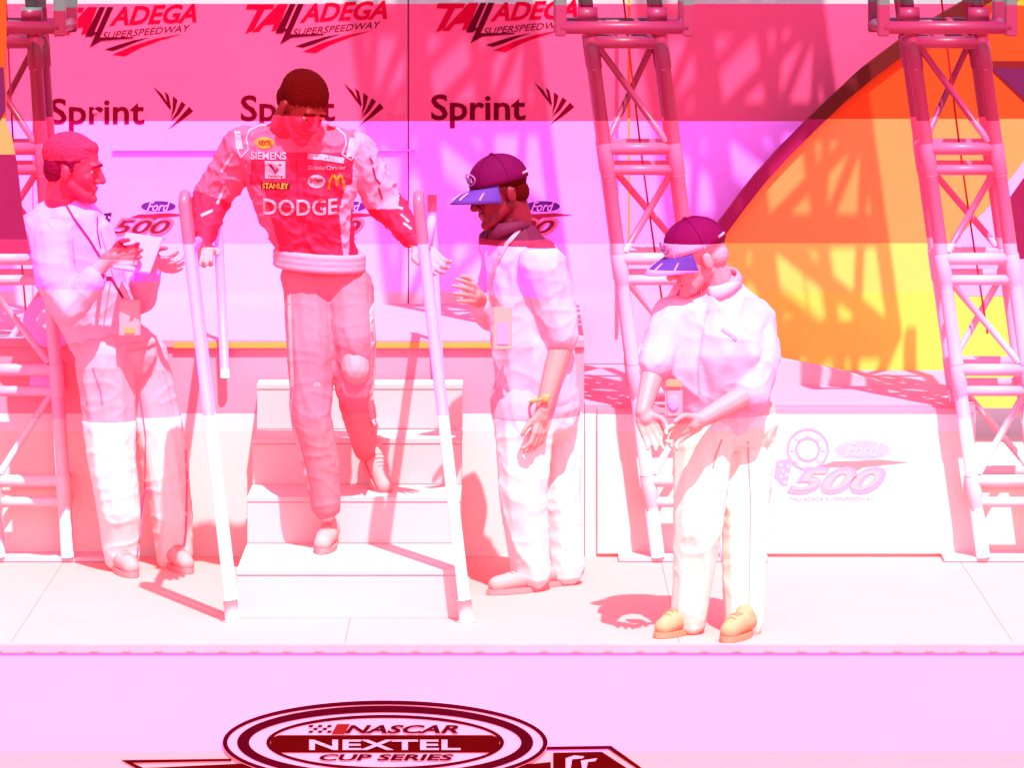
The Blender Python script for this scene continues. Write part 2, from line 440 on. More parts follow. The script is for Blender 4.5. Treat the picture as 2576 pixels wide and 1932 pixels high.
bm = bmesh.new(); box(bm, -4.2, 4.2, E-.026, E+.016, -.03, .001, .002); from_bm('edge_trim', bm, M_edge, front)
bm = bmesh.new()
for k in range(40): box(bm, -2.2+k*.115, -2.2+k*.115+.03, E-.028, E-.024, -.024, -.019)
from_bm('trim_stitch', bm, mat('trim_dash', (255, 198, 206), K=2.6), front, kind='stuff')

# raised platform behind the low wall
zl = ZZ(735, DB); zr = ZZ(876, DB)
xs = P(1262, 900, DB).x; xe = P(2107, 900, DB).x
bm = bmesh.new(); box(bm, -4.2, xs, DB-16, 6, 0, zl-.03)
plat = from_bm('platform', bm, M_riser, kind='structure')
bm = bmesh.new(); box(bm, -4.2, xs, DB-16.015, 6, zl-.028, zl); from_bm('platform_deck', bm, M_riser_top, plat)
bm = bmesh.new(); box(bm, P(375, 900, DB).x, P(1066, 900, DB).x, DB-16.022, DB-16.0155, zl-.032, zl-.008, .001); from_bm('edge_strip', bm, M_yellow, plat)
bm = bmesh.new(); ring_poly(bm, 112, 694, 62, 58, 30, DB-.018, tx=28); from_bm('riser_print', bm, mat('riser_print_pale', (255, 210, 255), K=2.0), plat)
polys('riser_print', [[(64, 802), (136, 808), (136, 842), (64, 840)]], DB-.018, mat('riser_print_pale', (255, 210, 255), K=2.0), plat)
polys('riser_line', [[(-60, 1044), (137, 1042), (137, 1053), (-60, 1054)]], DB-.018, M_yellow2, plat)
bm = bmesh.new(); box(bm, xs+.003, xe, DB-15.998, 6, 0, zr)
from_bm('lower_platform', bm, M_riser, kind='structure')
bm = bmesh.new(); box(bm, xe+.004, 4.2, DB-15.97, 6, 0, ZZ(1048, DB))
lp = from_bm('side_platform', bm, mat('side_riser', (255, 222, 214), K=1.6), kind='structure')
bm = bmesh.new(); box(bm, xe+.01, 4.2, DB-15.985, DB-15.972, ZZ(1053, DB), ZZ(1043, DB)); from_bm('edge_strip', bm, M_yellow2, lp)
# board with the race emblem
bm = bmesh.new(); box(bm, P(1290, 900, DB).x, xe-.004, DB-16.02, DB-16.0, .012, zr-.01, .003)
board = from_bm('emblem_board', bm, M_riser)
tag(board, 'pale pink board with the 500 emblem on the low wall, left of the right tower', 'board')

def lockup(ox, oy, s, d, par, pal, chip=True, small=True):
    """chip, oval with script, swoosh, checkered flag and a slanted 500"""
    X = lambda x: ox+(x-1800)*s
    Y = lambda y: oy+(y-1000)*s
    T = lambda l: [(X(a), Y(b)) for a, b in l]
    if chip:
        bm = bmesh.new(); ring_poly(bm, X(1745), Y(972), 46*s, 46*s, 5*s, d-.0005); ring_poly(bm, X(1745), Y(972), 27*s, 27*s, 5*s, d-.0005); from_bm('chip_ring', bm, pal['line'], par)
        for k in range(8):
            bl = []
            a = k*math.pi/4; bl.append(T([(1745+r*math.cos(a+q), 972+r*math.sin(a+q)) for r, q in ((28, -.12), (39, -.12), (39, .12), (28, .12))]))
            polys('chip_mark', bl, d-.001, pal['white'], par)
    polys('badge_oval', [T(ell_pts(1864, 972, 62, 22))], d, pal['white'], par, .0008)
    polys('badge_field', [T(ell_pts(1864, 972, 57, 18))], d-.001, pal['oval'], par, .0008)
    text('lettering', 'Ford', (X(1826), Y(957), X(1902), Y(988)), d-.0021, pal['white'], par, shear=.45, bold=.005, thick=.001)
    polys('swoosh', [T([(1772, 1008), (1800, 998), (1850, 997), (1900, 994), (1962, 1000), (1905, 1006), (1865, 1010), (1850, 1018), (1838, 1010), (1800, 1010)])], d, pal['red'], par)
    polys('flag_field', [T([(1678, 996), (1712, 992), (1700, 1050), (1690, 1050), (1672, 1030)])], d-.0008, pal['flag'], par)
    polys('flag_square', [T([(x, y), (x+7, y+2), (x+6, y+9), (x-1, y+7)]) for x, y in ((1684, 1001), (1700, 1004), (1688, 1014), (1697, 1022), (1684, 1026), (1692, 1038))], d-.0018, pal['white'], par, .0005)
    text('lettering', '500', (X(1703)-3*s, Y(1012)-3*s, X(1912)+3*s, Y(1066)+3*s), d-.0011, pal['line'], par, shear=.4, bold=.05, thick=.001)
    text('lettering', '500', (X(1710), Y(1017), X(1904), Y(1061)), d-.0022, pal['num'], par, shear=.4, bold=.015, thick=.001)
    if small: text('lettering', 'TALLADEGA SUPERSPEEDWAY', (X(1705), Y(1075), X(1888), Y(1083)), d, pal['line'], par, shear=.1, thick=.001)
pale = dict(line=mat('pale_lilac', (255, 206, 252), K=2.6), white=mat('pale_white', (255, 240, 255), K=2.4), oval=mat('pale_oval', (255, 226, 255), K=2.5),
            red=mat('pale_red', (255, 176, 190), K=2.6), flag=mat('pale_flag', (255, 206, 255), K=2.6), num=mat('pale_num', (255, 228, 236), K=2.6))
lockup(1800, 1000, 1.0, DB-.0203, board, pale)

# stairs
M_step = mat('step_paint', (255, 222, 228), K=2.1, var=.02)
stairs = thing('stairs', 'pale pink steps between the two handrails, the red suited man coming down them', 'stairs')
x0, x1 = P(512, 1340, 16.5).x, P(990, 1340, 16.5).x
for i, (da, db, z) in enumerate(((16.5, 17.15, .18), (17.15, 17.5, .36), (17.5, 17.8, .54), (17.8, 17.975, .72))):
    bm = bmesh.new(); box(bm, x0, x1, da-16, min(db, 17.975)-16-.001, .001 if i == 0 else z-.178, z-.022); o = from_bm('riser', bm, M_step, stairs)
    bm = bmesh.new(); box(bm, x0-.002, x1+.002, da-16.003, db-16.005, z-.02, z, .002); from_bm('tread', bm, M_step, stairs)

# ------------------------------------------------------------ backdrop
bd = thing('backdrop', 'hot pink and pale pink sponsor backdrop with rows of logos behind the people', 'backdrop')
xr = P(1985, 0, DW).x; x_s = P(882, 0, DW).x; zb = zl-.0
zmid = ZZ(327, DW)
for a, b, t in ((P(70, 0, DW).x-1.3, P(70, 0, DW).x+.0, 0), (P(70, 0, DW).x+.004, x_s-.0025, 0), (x_s+.0025, xr+.8, 0)):
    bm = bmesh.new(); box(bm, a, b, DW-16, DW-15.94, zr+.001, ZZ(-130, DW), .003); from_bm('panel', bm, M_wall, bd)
bm = bmesh.new(); box(bm, P(-60, 0, DW).x, xr+.7, DW-15.935, DW-15.92, zr+.002, ZZ(-100, DW)); from_bm('leak_block_sheet', bm, M_pk0, bd)  # added behind the panel seams to block sky light leaking through
bm = bmesh.new(); box(bm, P(243, 0, DW).x, P(898, 0, DW).x, DW-16.016, DW-16.001, zmid, zmid+.008, .003); from_bm('banner_lip', bm, M_wall, bd)
bm = bmesh.new()
for x, y in ((842, 252), (868, 252), (205, 243)): prim_ell(bm, P(x, y, DW), (.012, .008, .012))
from_bm('fixing_knob', bm, M_wall, bd, smooth=True)
for i in range(3):
    dx = 411.5*i; dy = -7*i if i < 2 else -9
    Z = lambda l: [(a/2.972+dx, b/2.972+dy) for a, b in l]
    TA = [Z(l) for l in (([(365, 48), (540, 48), (530, 78), (475, 82), (405, 215), (350, 238), (430, 84), (355, 80)]),
                         ([(565, 45), (625, 45), (560, 215), (520, 222), (535, 175), (470, 185), (440, 225), (395, 228)]))]
    polys('lettering', TA, DW-.001, M_red, bd)
    polys('lettering', [Z([(640, 45), (675, 45), (605, 205), (625, 205), (590, 235), (545, 235)]), Z([(690, 45), (728, 45), (640, 240), (860, 238), (850, 246), (650, 262), (575, 305)])], DW-.0022, M_maroon, bd)
    text('lettering', 'ADEGA', (700/2.972+dx, 45/2.972+dy, 1262/2.972+dx, 168/2.972+dy), DW-.001, M_red, bd, shear=.35, bold=.03, rise=8)
    text('lettering', 'SUPERSPEEDWAY', (655/2.972+dx, 208/2.972+dy, 1222/2.972+dx, 250/2.972+dy), DW-.001, M_sprint, bd, shear=.3, rise=17)
    polys('swoosh', [Z([(672, 318), (760, 288), (860, 258), (960, 240), (880, 268), (790, 305), (720, 328)])], DW-.001, M_maroon, bd)
    polys('swoosh', [Z([(722, 352), (850, 295), (1000, 248), (1165, 218), (1020, 262), (900, 308), (800, 362)])], DW-.001, M_red, bd)
    text('lettering', 'Sprint', (322/2.972+dx, 632/2.972+dy, 928/2.972+dx, 852/2.972+dy), DW-.001, M_sprint, bd, bold=.018)
    polys('wing_mark', [Z(l) for l in ([(985, 558), (1040, 605), (1078, 665), (1092, 705), (1050, 650)], [(1057, 588), (1082, 610), (1098, 690), (1094, 712), (1080, 680)],
        [(1110, 618), (1140, 642), (1125, 705), (1096, 765), (1108, 700)], [(1165, 652), (1192, 672), (1150, 735), (1096, 780), (1132, 720)],
        [(1215, 685), (1240, 715), (1165, 775), (1080, 832), (1140, 770)])], DW-.001, M_sprint, bd)
    text('lettering', 'Sprint', (322/2.972+dx, 1990/2.972+dy, 925/2.972+dx, 2040/2.972+dy), DW-.001, mat('print_faint', (255, 190, 250), K=2.6), bd) if False else None
vivid = dict(line=mat('lk_line', (255, 120, 190), K=2.6), white=M_white, oval=mat('lk_oval', (130, 20, 180), K=2.6), red=mat('lk_red', (240, 20, 90), K=2.6),
             flag=mat('lk_flag', (110, 0, 120), K=2.6), num=mat('lk_num', (176, 0, 80), K=2.6))
for i, cx in enumerate((300, 712, 1130)): lockup(cx, 465, .66, DW-.001, bd, vivid, chip=False)

# orange round wall with its dark curved trim
oarch = thing('arch_wall', 'big orange and yellow curved wall with a dark red arched edge at right', 'wall')
edge = [(1512, 560), (1535, 522), (1560, 490), (1597, 440), (1640, 385), (1690, 330), (1745, 275), (1810, 212), (1875, 155), (1955, 95), (2050, 35), (2130, -10), (2220, -50), (2330, -85)]
DO = 19.3
edge0 = [(1470, 640), (1440, 720), (1430, 800), (1425, 880)]
out = edge0[::-1]+edge
bm = bmesh.new(); poly(bm, [P(x, y, DO) for x, y in out]+[P(2700, -120, DO), P(2700, 880, DO)], .04)
bmesh.ops.triangulate(bm, faces=bm.faces[:]); bmesh.ops.recalc_face_normals(bm, faces=bm.faces[:])
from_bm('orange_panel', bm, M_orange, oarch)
bm = bmesh.new(); prev = None
for x, y in out:
    t = 17 if y > 200 else 20
    a = P(x-t*.62, y-t*.5, DO); b = P(x+t*.62, y+t*.5, DO)
    c = [bm.verts.new(Vector((p.x, yy, p.z))) for p, yy in ((a, DO-16.07), (b, DO-16.07), (b, DO-15.98), (a, DO-15.98))]
    if prev:
        for k in range(4): bm.faces.new((prev[k], c[k], c[(k+1) % 4], prev[(k+1) % 4]))
    prev = c
bmesh.ops.recalc_face_normals(bm, faces=bm.faces[:])
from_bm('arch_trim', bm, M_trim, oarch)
M_purple = mat('emblem_purple', (128, 0, 92), K=2.6)
M_crim = mat('emblem_crimson', (150, 0, 10), K=2.6)
polys('emblem_outline', [[(2118, 132), (2400, 132), (2400, 420), (2260, 268)]], DO-.0405, M_crim, oarch)
polys('emblem_field', [[(2142, 148), (2400, 148), (2400, 385)]], DO-.042, M_purple, oarch)
polys('emblem_band', [[(2130, 455), (2250, 300), (2400, 200), (2400, 640), (2080, 640), (2020, 560)]], DO-.0405, M_white, oarch)
polys('emblem_wedge', [[(2158, 460), (2250, 330), (2400, 260), (2400, 560), (2165, 560)]], DO-.042, mat('emblem_maroon', (176, 0, 88), K=2.6), oarch)
# curved pink plinth at the foot of the orange wall
bm = bmesh.new(); top = [(1420, 745), (1500, 748), (1585, 758), (1700, 775), (1800, 795), (1900, 823), (1980, 848), (2045, 872), (2100, 884)]
poly(bm, [P(x, y, 18.75) for x, y in top]+[P(2100, 930, 18.75), P(1420, 930, 18.75)], .06)
bmesh.ops.triangulate(bm, faces=bm.faces[:]); bmesh.ops.recalc_face_normals(bm, faces=bm.faces[:])
pl = from_bm('curved_plinth', bm, mat('plinth_pink', (255, 203, 226), K=2.1, var=.02))
tag(pl, 'low pink plinth with a falling curved top below the orange and yellow wall', 'plinth')
# side banner at the left picture edge
sb = thing('side_banner', 'narrow orange and maroon banner at the far left, left of the first tower', 'banner')
edgeb = [(14, -130), (14, 262), (27, 300), (38, 357), (50, 467), (66, 548)]
M_cl = mat('banner_cloth', [(-999, (255, 90, 0)), (262, (255, 190, 110)), (345, (176, 0, 92)), (522, (236, 46, 116))], 17.2, K=2.6)
bm = bmesh.new(); poly(bm, [P(x, y, 17.2) for x, y in edgeb]+[P(-260, 548, 17.2), P(-260, -130, 17.2)], .02)
bmesh.ops.triangulate(bm, faces=bm.faces[:]); bmesh.ops.recalc_face_normals(bm, faces=bm.faces[:]); from_bm('banner_cloth', bm, M_cl, sb)
polys('banner_print', [[(-60, 145), (8, 145), (12, 205), (12, 240), (-10, 280), (-60, 250)]], 17.178, M_purple, sb)
bm = bmesh.new(); tube(bm, [P(-30, 1240, 17.24)+Vector((0, .02, 0)), P(-30, -130, 17.24)+Vector((0, .02, 0))], .02, 12); from_bm('banner_pole', bm, M_metal1, sb)

# ------------------------------------------------------------ lighting towers
def truss(bm_, pts, r): tube(bm_, pts, r, 10)
def tower(xt, yt, xb, label, m, top=3.6, wpx=150):
    """box truss mast whose front face runs from (xt at y=100) to (xb at y=870), with a wide sleeve block and an unseen wide mast above it, added for its shade"""
    root = thing('truss_tower', label, 'truss tower', 'aluminium truss towers before the backdrop')
    a = P(xt, 100, DT); b = P(xb, 870, DT); sl = (b.x-a.x)/(b.z-a.z)
    wv = PX(wpx, DT)
    def pt(u, v, z): return Vector((a.x+sl*(z-a.z)+u, DT-16+v, z))
    zs = [ZZ(y, DT) for y in (92, 322, 560, 800, 1040)]
    R = PX(15, DT)
    for (u, v) in ((0, 0), (wv, 0), (0, wv), (wv, wv)):
        bm = bmesh.new(); truss(bm, [pt(u, v, .02), pt(u, v, zs[0]+.28)], R)
        for z in zs: tube(bm, [pt(u, v, z-.11), pt(u, v, z-.104), pt(u, v, z+.018), pt(u, v, z+.024)], [R*1.02, R*1.13, R*1.13, R*1.02], 12)
        from_bm('chord', bm, m, root)
    for i, z in enumerate(zs):
        for zz in ((z, z-.085) if i else (z,)):
            for v in (0, wv):
                bm = bmesh.new(); truss(bm, [pt(0, v, zz), pt(wv, v, zz)], R*(.9 if zz == z else .75)); from_bm('rung', bm, m, root)
            for u in (0, wv):
                bm = bmesh.new(); truss(bm, [pt(u, 0, zz), pt(u, wv, zz)], R*.75); from_bm('rung', bm, m, root)
        if i < len(zs)-1:
            z2 = zs[i+1]; z1 = z-(.1 if i else .02)
            f = i % 2
            bm = bmesh.new(); truss(bm, [pt(R if f == 0 else wv-R, 0, z1), pt(wv-R if f == 0 else R, 0, z2+.03)], R*.5); from_bm('brace', bm, m, root)
            bm = bmesh.new(); truss(bm, [pt(wv-R if f == 0 else R, wv, z1), pt(R if f == 0 else wv-R, wv, z2+.03)], R*.5); from_bm('brace', bm, m, root)
    # hanging cable
    bm = bmesh.new(); tube(bm, [pt(wv*.55+.006*math.sin(z*3), wv*.6, z) for z in [.9+.15*k for k in range(18)]], .004, 6); from_bm('cable', bm, mat('cable_red', (220, 0, 40), K=2.5), root)
    # wide sleeve block
    o = PX(62, DT); zc = ZZ(58, DT); rr = PX(14, DT)
    for v in (-o*.8, wv+o*.8):
        bm = bmesh.new(); truss(bm, [pt(-o, v, zc), pt(wv+o, v, zc)], rr); from_bm('sleeve_rail', bm, m, root)
        bm = bmesh.new(); truss(bm, [pt(-o, v, zc+.5), pt(wv+o, v, zc+.5)], rr); from_bm('sleeve_rail', bm, m, root)
    for u in (-o, wv+o):
        bm = bmesh.new(); truss(bm, [pt(u, -o*.8, zc), pt(u, wv+o*.8, zc)], rr); from_bm('sleeve_rail', bm, m, root)
        for v in (-o*.8, wv+o*.8):
            bm = bmesh.new(); box(bm, pt(u, v, zc).x-.024, pt(u, v, zc).x+.024, pt(u, v, zc).y-.024, pt(u, v, zc).y+.024, zc-.035, zc+.55, .005); from_bm('sleeve_post', bm, m, root)
    for u in (0, wv):
        bm = bmesh.new(); tube(bm, [pt(u-.04, -.03, zc+.05), pt(u+.04, -.03, zc+.05)], .03, 12); from_bm('roller', bm, m, root)
    # unseen wide mast above the sleeve block, added to throw lattice shade on the backdrop
    W = wv+2*o; z0 = zc+.5; n = 9; step = .46
    for (u, v) in ((-o, -o), (wv+o, -o), (-o, wv+o), (wv+o, wv+o)):
        bm = bmesh.new(); truss(bm, [pt(u, v, z0), pt(u, v, z0+n*step)], .029); from_bm('shade_mast_chord', bm, m, root)
    for i in range(n):
        z = z0+i*step
        for v in (-o, wv+o):
            bm = bmesh.new(); truss(bm, [pt(-o, v, z), pt(wv+o, v, z)], .036); truss(bm, [pt(-o if i % 2 else wv+o, v, z), pt(wv+o if i % 2 else -o, v, z+step)], .022); from_bm('shade_mast_lattice', bm, m, root)
        for u in (-o, wv+o):
            bm = bmesh.new(); truss(bm, [pt(u, -o if i % 2 else wv+o, z), pt(u, wv+o if i % 2 else -o, z+step)], .022); from_bm('shade_mast_lattice', bm, m, root)
    bm = bmesh.new(); truss(bm, [pt(wv*.3, -.02, z0), pt(wv*.3, -.02, z0+n*step)], .05); from_bm('shade_mast_core', bm, m, root)  # solid core added out of view to fill in the mast's shade
    bm = bmesh.new(); c = pt(wv/2, wv/2, 0); box(bm, c.x-.3, c.x+.3, c.y-.145, c.y+.2, .001, .02, .003); from_bm('base_plate', bm, m, root)
    return root
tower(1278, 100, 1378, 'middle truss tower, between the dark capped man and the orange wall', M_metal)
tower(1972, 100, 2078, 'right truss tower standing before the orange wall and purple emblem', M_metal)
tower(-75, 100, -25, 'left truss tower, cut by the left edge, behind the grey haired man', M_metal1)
# narrow orange batten behind the middle tower
bm = bmesh.new(); box(bm, P(1356, 0, 19.3).x, P(1362, 0, 19.3).x, 3.3, 3.32, ZZ(560, 19.3), ZZ(-120, 19.3))
tag(from_bm('batten', bm, mat('batten_orange', [(-999, (255, 210, 40)), (13, (255, 70, 0)), (262, (255, 180, 110))], 19.3, K=2.6)), 'thin orange upright batten seen through the middle truss tower', 'batten')

# ------------------------------------------------------------ handrails on the steps
def rail(xt, xb, label):
    root = thing('handrail', label, 'handrail', 'stair handrails')
    d = 16.4
    def path(dd, x_t, x_b, y_t, zb_):
        a = P(x_t, y_t, dd); b = Vector((P(x_b, 1345, dd).x, dd-16, zb_)); return a, b
    a, b = path(16.4, xt, xb, 432, .0)
    r = PX(12, d); hw = .022
    zr_ = ZZ(545, d)
    sl = (b-a)
    bm = bmesh.new(); tube(bm, [b+Vector((0, 0, .0)), a+Vector((0, 0, -r))]+[a+Vector((0, .05*(1-math.cos(t)), -r+.035*math.sin(t))) for t in (.4, .8, 1.2, 1.6, 2.0, 2.4, 2.8, 3.14)]+[b+Vector((0, .1, 0))], r, 14)
    from_bm('post', bm, M_rail, root)
    bm = bmesh.new(); tube(bm, [b+Vector((0, 0, 0)), b+Vector((0, 0, .006))], .036, 16); tube(bm, [b+Vector((0, 0, .0)), b+(a-b)*.055], .027, 16); from_bm('post_base', bm, M_rail, root)
    t = (zr_-b.z)/(a.z-b.z); c = b+(a-b)*t
    bm = bmesh.new(); tube(bm, [c, c+Vector((0, 1.55, 0))], .019, 12); from_bm('rail_bar', bm, M_rail, root)
    e = c+Vector((0, 1.55, 0))
    bm = bmesh.new(); tube(bm, [e+Vector((0, 0, .1)), e, Vector((e.x+.03, e.y, .73))], .019, 12); from_bm('rear_post', bm, M_rail, root)
    return root
rail(397, 503, 'left stair handrail with rounded top, by the red suited man and the writing man')
rail(904, 1008, 'right stair handrail with rounded top, between the suited man and dark capped man')

# ------------------------------------------------------------ people
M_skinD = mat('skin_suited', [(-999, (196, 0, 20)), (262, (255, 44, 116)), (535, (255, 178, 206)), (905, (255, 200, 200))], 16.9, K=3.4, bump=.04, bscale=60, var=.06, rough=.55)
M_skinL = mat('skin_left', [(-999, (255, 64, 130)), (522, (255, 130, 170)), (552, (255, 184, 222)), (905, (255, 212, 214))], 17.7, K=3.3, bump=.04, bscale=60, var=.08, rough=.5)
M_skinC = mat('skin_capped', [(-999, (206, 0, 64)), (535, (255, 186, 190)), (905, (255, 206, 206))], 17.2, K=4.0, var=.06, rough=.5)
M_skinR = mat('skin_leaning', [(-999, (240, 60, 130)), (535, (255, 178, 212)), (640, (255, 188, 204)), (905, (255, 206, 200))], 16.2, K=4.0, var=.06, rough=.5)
M_hairD = mat('hair_dark', (136, 0, 4), K=3.2, spec=.03, bump=.7, bscale=160, var=.25, rough=.7)
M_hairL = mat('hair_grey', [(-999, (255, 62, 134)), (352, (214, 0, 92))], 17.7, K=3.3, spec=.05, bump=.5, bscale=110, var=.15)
M_dk = mat('dark_detail', (120, 0, 30), K=3); M_eye = mat('eye_pale', (255, 150, 190), K=3); M_lip = mat('lip', (190, 0, 60), K=3)
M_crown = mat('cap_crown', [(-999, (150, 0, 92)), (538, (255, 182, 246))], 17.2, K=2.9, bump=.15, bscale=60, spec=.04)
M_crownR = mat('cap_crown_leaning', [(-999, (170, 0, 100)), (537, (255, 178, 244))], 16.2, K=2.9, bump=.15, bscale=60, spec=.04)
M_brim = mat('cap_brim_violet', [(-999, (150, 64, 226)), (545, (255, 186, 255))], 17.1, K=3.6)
M_wht = mat('patch_white', (255, 200, 250), K=2.9); M_red2 = mat('suit_red', (255, 30, 106), K=3.0, bump=.12, bscale=26, var=.10)
M_pk = mat('suit_pink', (255, 112, 176), K=2.9, bump=.12, bscale=26, var=.08); M_pale = mat('suit_pale', (255, 176, 238), K=2.9, bump=.12, bscale=26, var=.06)

def face_slots(o, fn):
    for p in o.data.polygons: p.material_index = fn(p.center)

# --- man in the racing suit
dr = thing('person', 'man in a red and white racing suit coming down the steps, looking down', 'person')
d0 = 17.0
J = dict(pel=P(692, 590, 17.12), belly=P(672, 500, 17.08), chest=P(655, 400, 17.05), nb=P(648, 305, 17.02), sL=P(528, 318, 17.06), sR=P(765, 326, 17.06),
         eL=P(452, 436, 17.12), wL=P(440, 528, 16.86), eR=P(838, 446, 17.12), wR=P(902, 528, 16.9), hL=P(664, 615, 17.12), hR=P(748, 615, 17.12),
         kL=P(676, 830, 16.95), aL=P(706, 1110, 17.0), kR=P(768, 800, 16.95), aR=P(790, 975, 17.38))
hd = Head(P(652, 232, 16.93), math.radians(38), math.radians(32), math.radians(-6), 1.08)
bm = bmesh.new(); hd.skin(bm)
prim_cap(bm, hd.pt(0, -.03, -.06), .06, J['nb'], .065)
prim_cap(bm, J['nb'], .07, J['belly'], .12, .8); prim_cap(bm, J['belly'], .12, J['pel'], .12, .8); prim_cap(bm, J['sL'], .06, J['sR'], .06)
for s in 'LR':
    chain(bm, [J['s'+s], J['e'+s], J['w'+s]], [.055, .042, .027]); chain(bm, [J['h'+s], J['k'+s], J['a'+s]], [.075, .055, .035])
hand(bm, J['wL'], P(436, 560, 16.79)-J['wL'], (1, 0, 0), 1, .5, 1.05)
hand(bm, J['wR'], P(940, 572, 16.84)-J['wR'], (-1, .2, .3), -1, .35, 1.08)
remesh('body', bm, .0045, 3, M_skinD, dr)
hd.face(dr, M_dk, M_eye, M_lip, M_hairD)
bm = bmesh.new(); hd.ell(bm, (0, -.018, .05), (.082, .099, .081)); hd.ell(bm, (0, -.05, .01), (.073, .063, .07))
remesh('hair', bm, .005, 2, M_hairD, dr, disp=.006, dscale=.01)
# jacket
bm = bmesh.new()
chain(bm, [P(600, 345, 17.04), P(618, 440, 17.04), P(650, 520, 17.06)], [.145, .125, .1], .72)
chain(bm, [P(706, 350, 17.04), P(694, 440, 17.04), P(712, 520, 17.06)], [.14, .125, .1], .72)
prim_cap(bm, P(664, 520, 17.08), .12, P(692, 552, 17.1), .125, .8); prim_cap(bm, P(655, 540, 17.08), .1, P(716, 545, 17.08), .1, .95)
prim_cap(bm, P(540, 322, 17.06), .085, P(625, 300, 17.05), .07); prim_cap(bm, P(752, 330, 17.06), .08, P(680, 300, 17.05), .07)
chain(bm, [J['sL'], P(492, 380, 17.1), J['eL'], P(440, 505, 16.95)], [.083, .082, .072, .05])
chain(bm, [J['sR'], P(800, 390, 17.1), J['eR'], P(888, 508, 16.96)], [.08, .078, .068, .046])
prim_cap(bm, J['nb']+Vector((0, 0, .0)), .075, J['nb']+Vector((.0, -.02, .03)), .068)
M_side = mat('suit_side_white', (255, 184, 244), K=2.9, bump=.12, bscale=26)
jk = folds(remesh('jacket', bm, .006, 5, [M_red2, M_pk, M_pale], dr), .012, (12, 12, 17), 3, .3)
def jslot(c):
    x = (c.x*F/(c.y+16)+512)*Q; y = ((H-c.z)*F/(c.y+16)-HOR)*Q
    if x < 545-max(0, (y-330))*.10 and y > 280: return 1 if y < 440-(x-440)*.0 and y < 455-(545-x)*.35 else 0
    if x > 766-(y-300)*.05 and y > 285: return 2 if (y < 452 and x < 862) else 0
    if y < 345: return 1 if y < 318 and not (590 < x < 715) else (1 if y < 330 else 0)
    if x > 752-(y-380)*.25+max(0, y-460)*.35 and y > 400: return 2
    if x < 562+(y-380)*.26 and y > 400: return 1
    return 0
face_slots(jk, jslot)
pr = projector(jk)
text('lettering', 'SIEMENS', (543, 327, 620, 343), d0, M_wht, jk, bold=.02, proj=pr)
patch('badge', 574, 346, 618, 384, d0, pr, M_wht, jk)
bm = bmesh.new()
for l in ([(581, 353), (588, 353), (597, 368), (597, 374)], [(611, 353), (604, 353), (597, 368), (597, 374)]):
    vs = [P(x, y, d0) for x, y in l]
    bm.faces.new([bm.verts.new(Vector((v.x, pr(v)-.006, v.z))) for v in vs])
from_bm('badge_mark', bm, mat('badge_violet', (170, 0, 110), K=2.8), jk)
text('lettering', 'Valvoline', (580, 376, 612, 381), d0, M_dk, jk, proj=pr, thick=.006)
patch('badge', 565, 392, 628, 408, d0, pr, M_dk, jk)
text('lettering', 'STANLEY', (568, 394, 625, 406), d0, mat('print_orange', (255, 196, 90), K=2.9), jk, bold=.02, proj=pr, thick=.006)
patch('badge', 550, 296, 594, 320, d0, pr, mat('badge_yellow', (255, 176, 60), K=2.9), jk, shape='oval')
text('lettering', 'NEXTEL', (560, 302, 590, 313), d0, M_dk, jk, proj=pr, thick=.006)
patch('badge', 666, 376, 704, 405, d0, pr, M_wht, jk, shape='oval')
text('lettering', 'Dr Pepper', (670, 383, 700, 398), d0, M_lip, jk, shear=.2, proj=pr, thick=.006, rise=3)
bm = bmesh.new()
arc = [(711, 408), (713, 392), (718, 380), (723, 377), (727, 384), (729, 400), (731, 384), (735, 377), (740, 381), (743, 393), (745, 408)]
M_gold = mat('arches_gold', (255, 150, 40), K=2.9)
ribbon('arches', arc, 5, d0, pr, M_gold, jk, off=.005)
text('lettering', 'DODGE', (569, 427, 730, 462), d0, M_wht, jk, bold=.012, proj=pr, thick=.006, curve=3)
text('lettering', 'DaimlerChrysler', (668, 356, 748, 368), d0, M_wht, jk, proj=pr, thick=.006)
text('lettering', 'CUMMINS', (664, 332, 744, 350), d0, M_wht, jk, bold=.03, proj=pr, thick=.006) if False else ribbon('lettering_band', [(666, 336), (700, 338), (744, 346)], 12, d0, pr, M_wht, jk, off=.004)
ribbon('piping', [(600, 268), (560, 272), (538, 282), (532, 300), (537, 322), (521, 340), (512, 318), (507, 282)], 3.2, d0, pr, M_wht, jk)
ribbon('piping', [(706, 270), (728, 279), (745, 292), (748, 310), (740, 332), (760, 346), (768, 330), (774, 296)], 3.2, d0, pr, M_wht, jk)
patch('epaulette', 511, 284, 522, 322, d0, pr, M_wht, jk, bow=8); patch('epaulette', 752, 298, 768, 338, d0, pr, M_wht, jk, bow=-8)
ribbon('zip', [(642, 345), (644, 400), (650, 460), (660, 520), (676, 548)], 2, d0, pr, mat('zip_dark', (214, 0, 70), K=2.9), jk)
for l in ([(487, 400), (470, 440)], [(505, 330), (478, 372)], [(462, 452), (438, 462)], [(447, 495), (449, 510)]): ribbon('sleeve_mark', l, 6, 17.05, pr, M_wht, jk)
for l in ([(806, 360), (812, 385), (822, 398)], [(818, 405), (826, 430)], [(800, 340), (806, 352)]): ribbon('sleeve_mark', l, 4, 17.05, pr, mat('mark_dark', (200, 0, 110), K=2.9), jk)
for l in ([(866, 462), (884, 478)], [(872, 480), (890, 492)], [(858, 448), (870, 452)]): ribbon('sleeve_mark', l, 5, 17.0, pr, M_wht, jk)
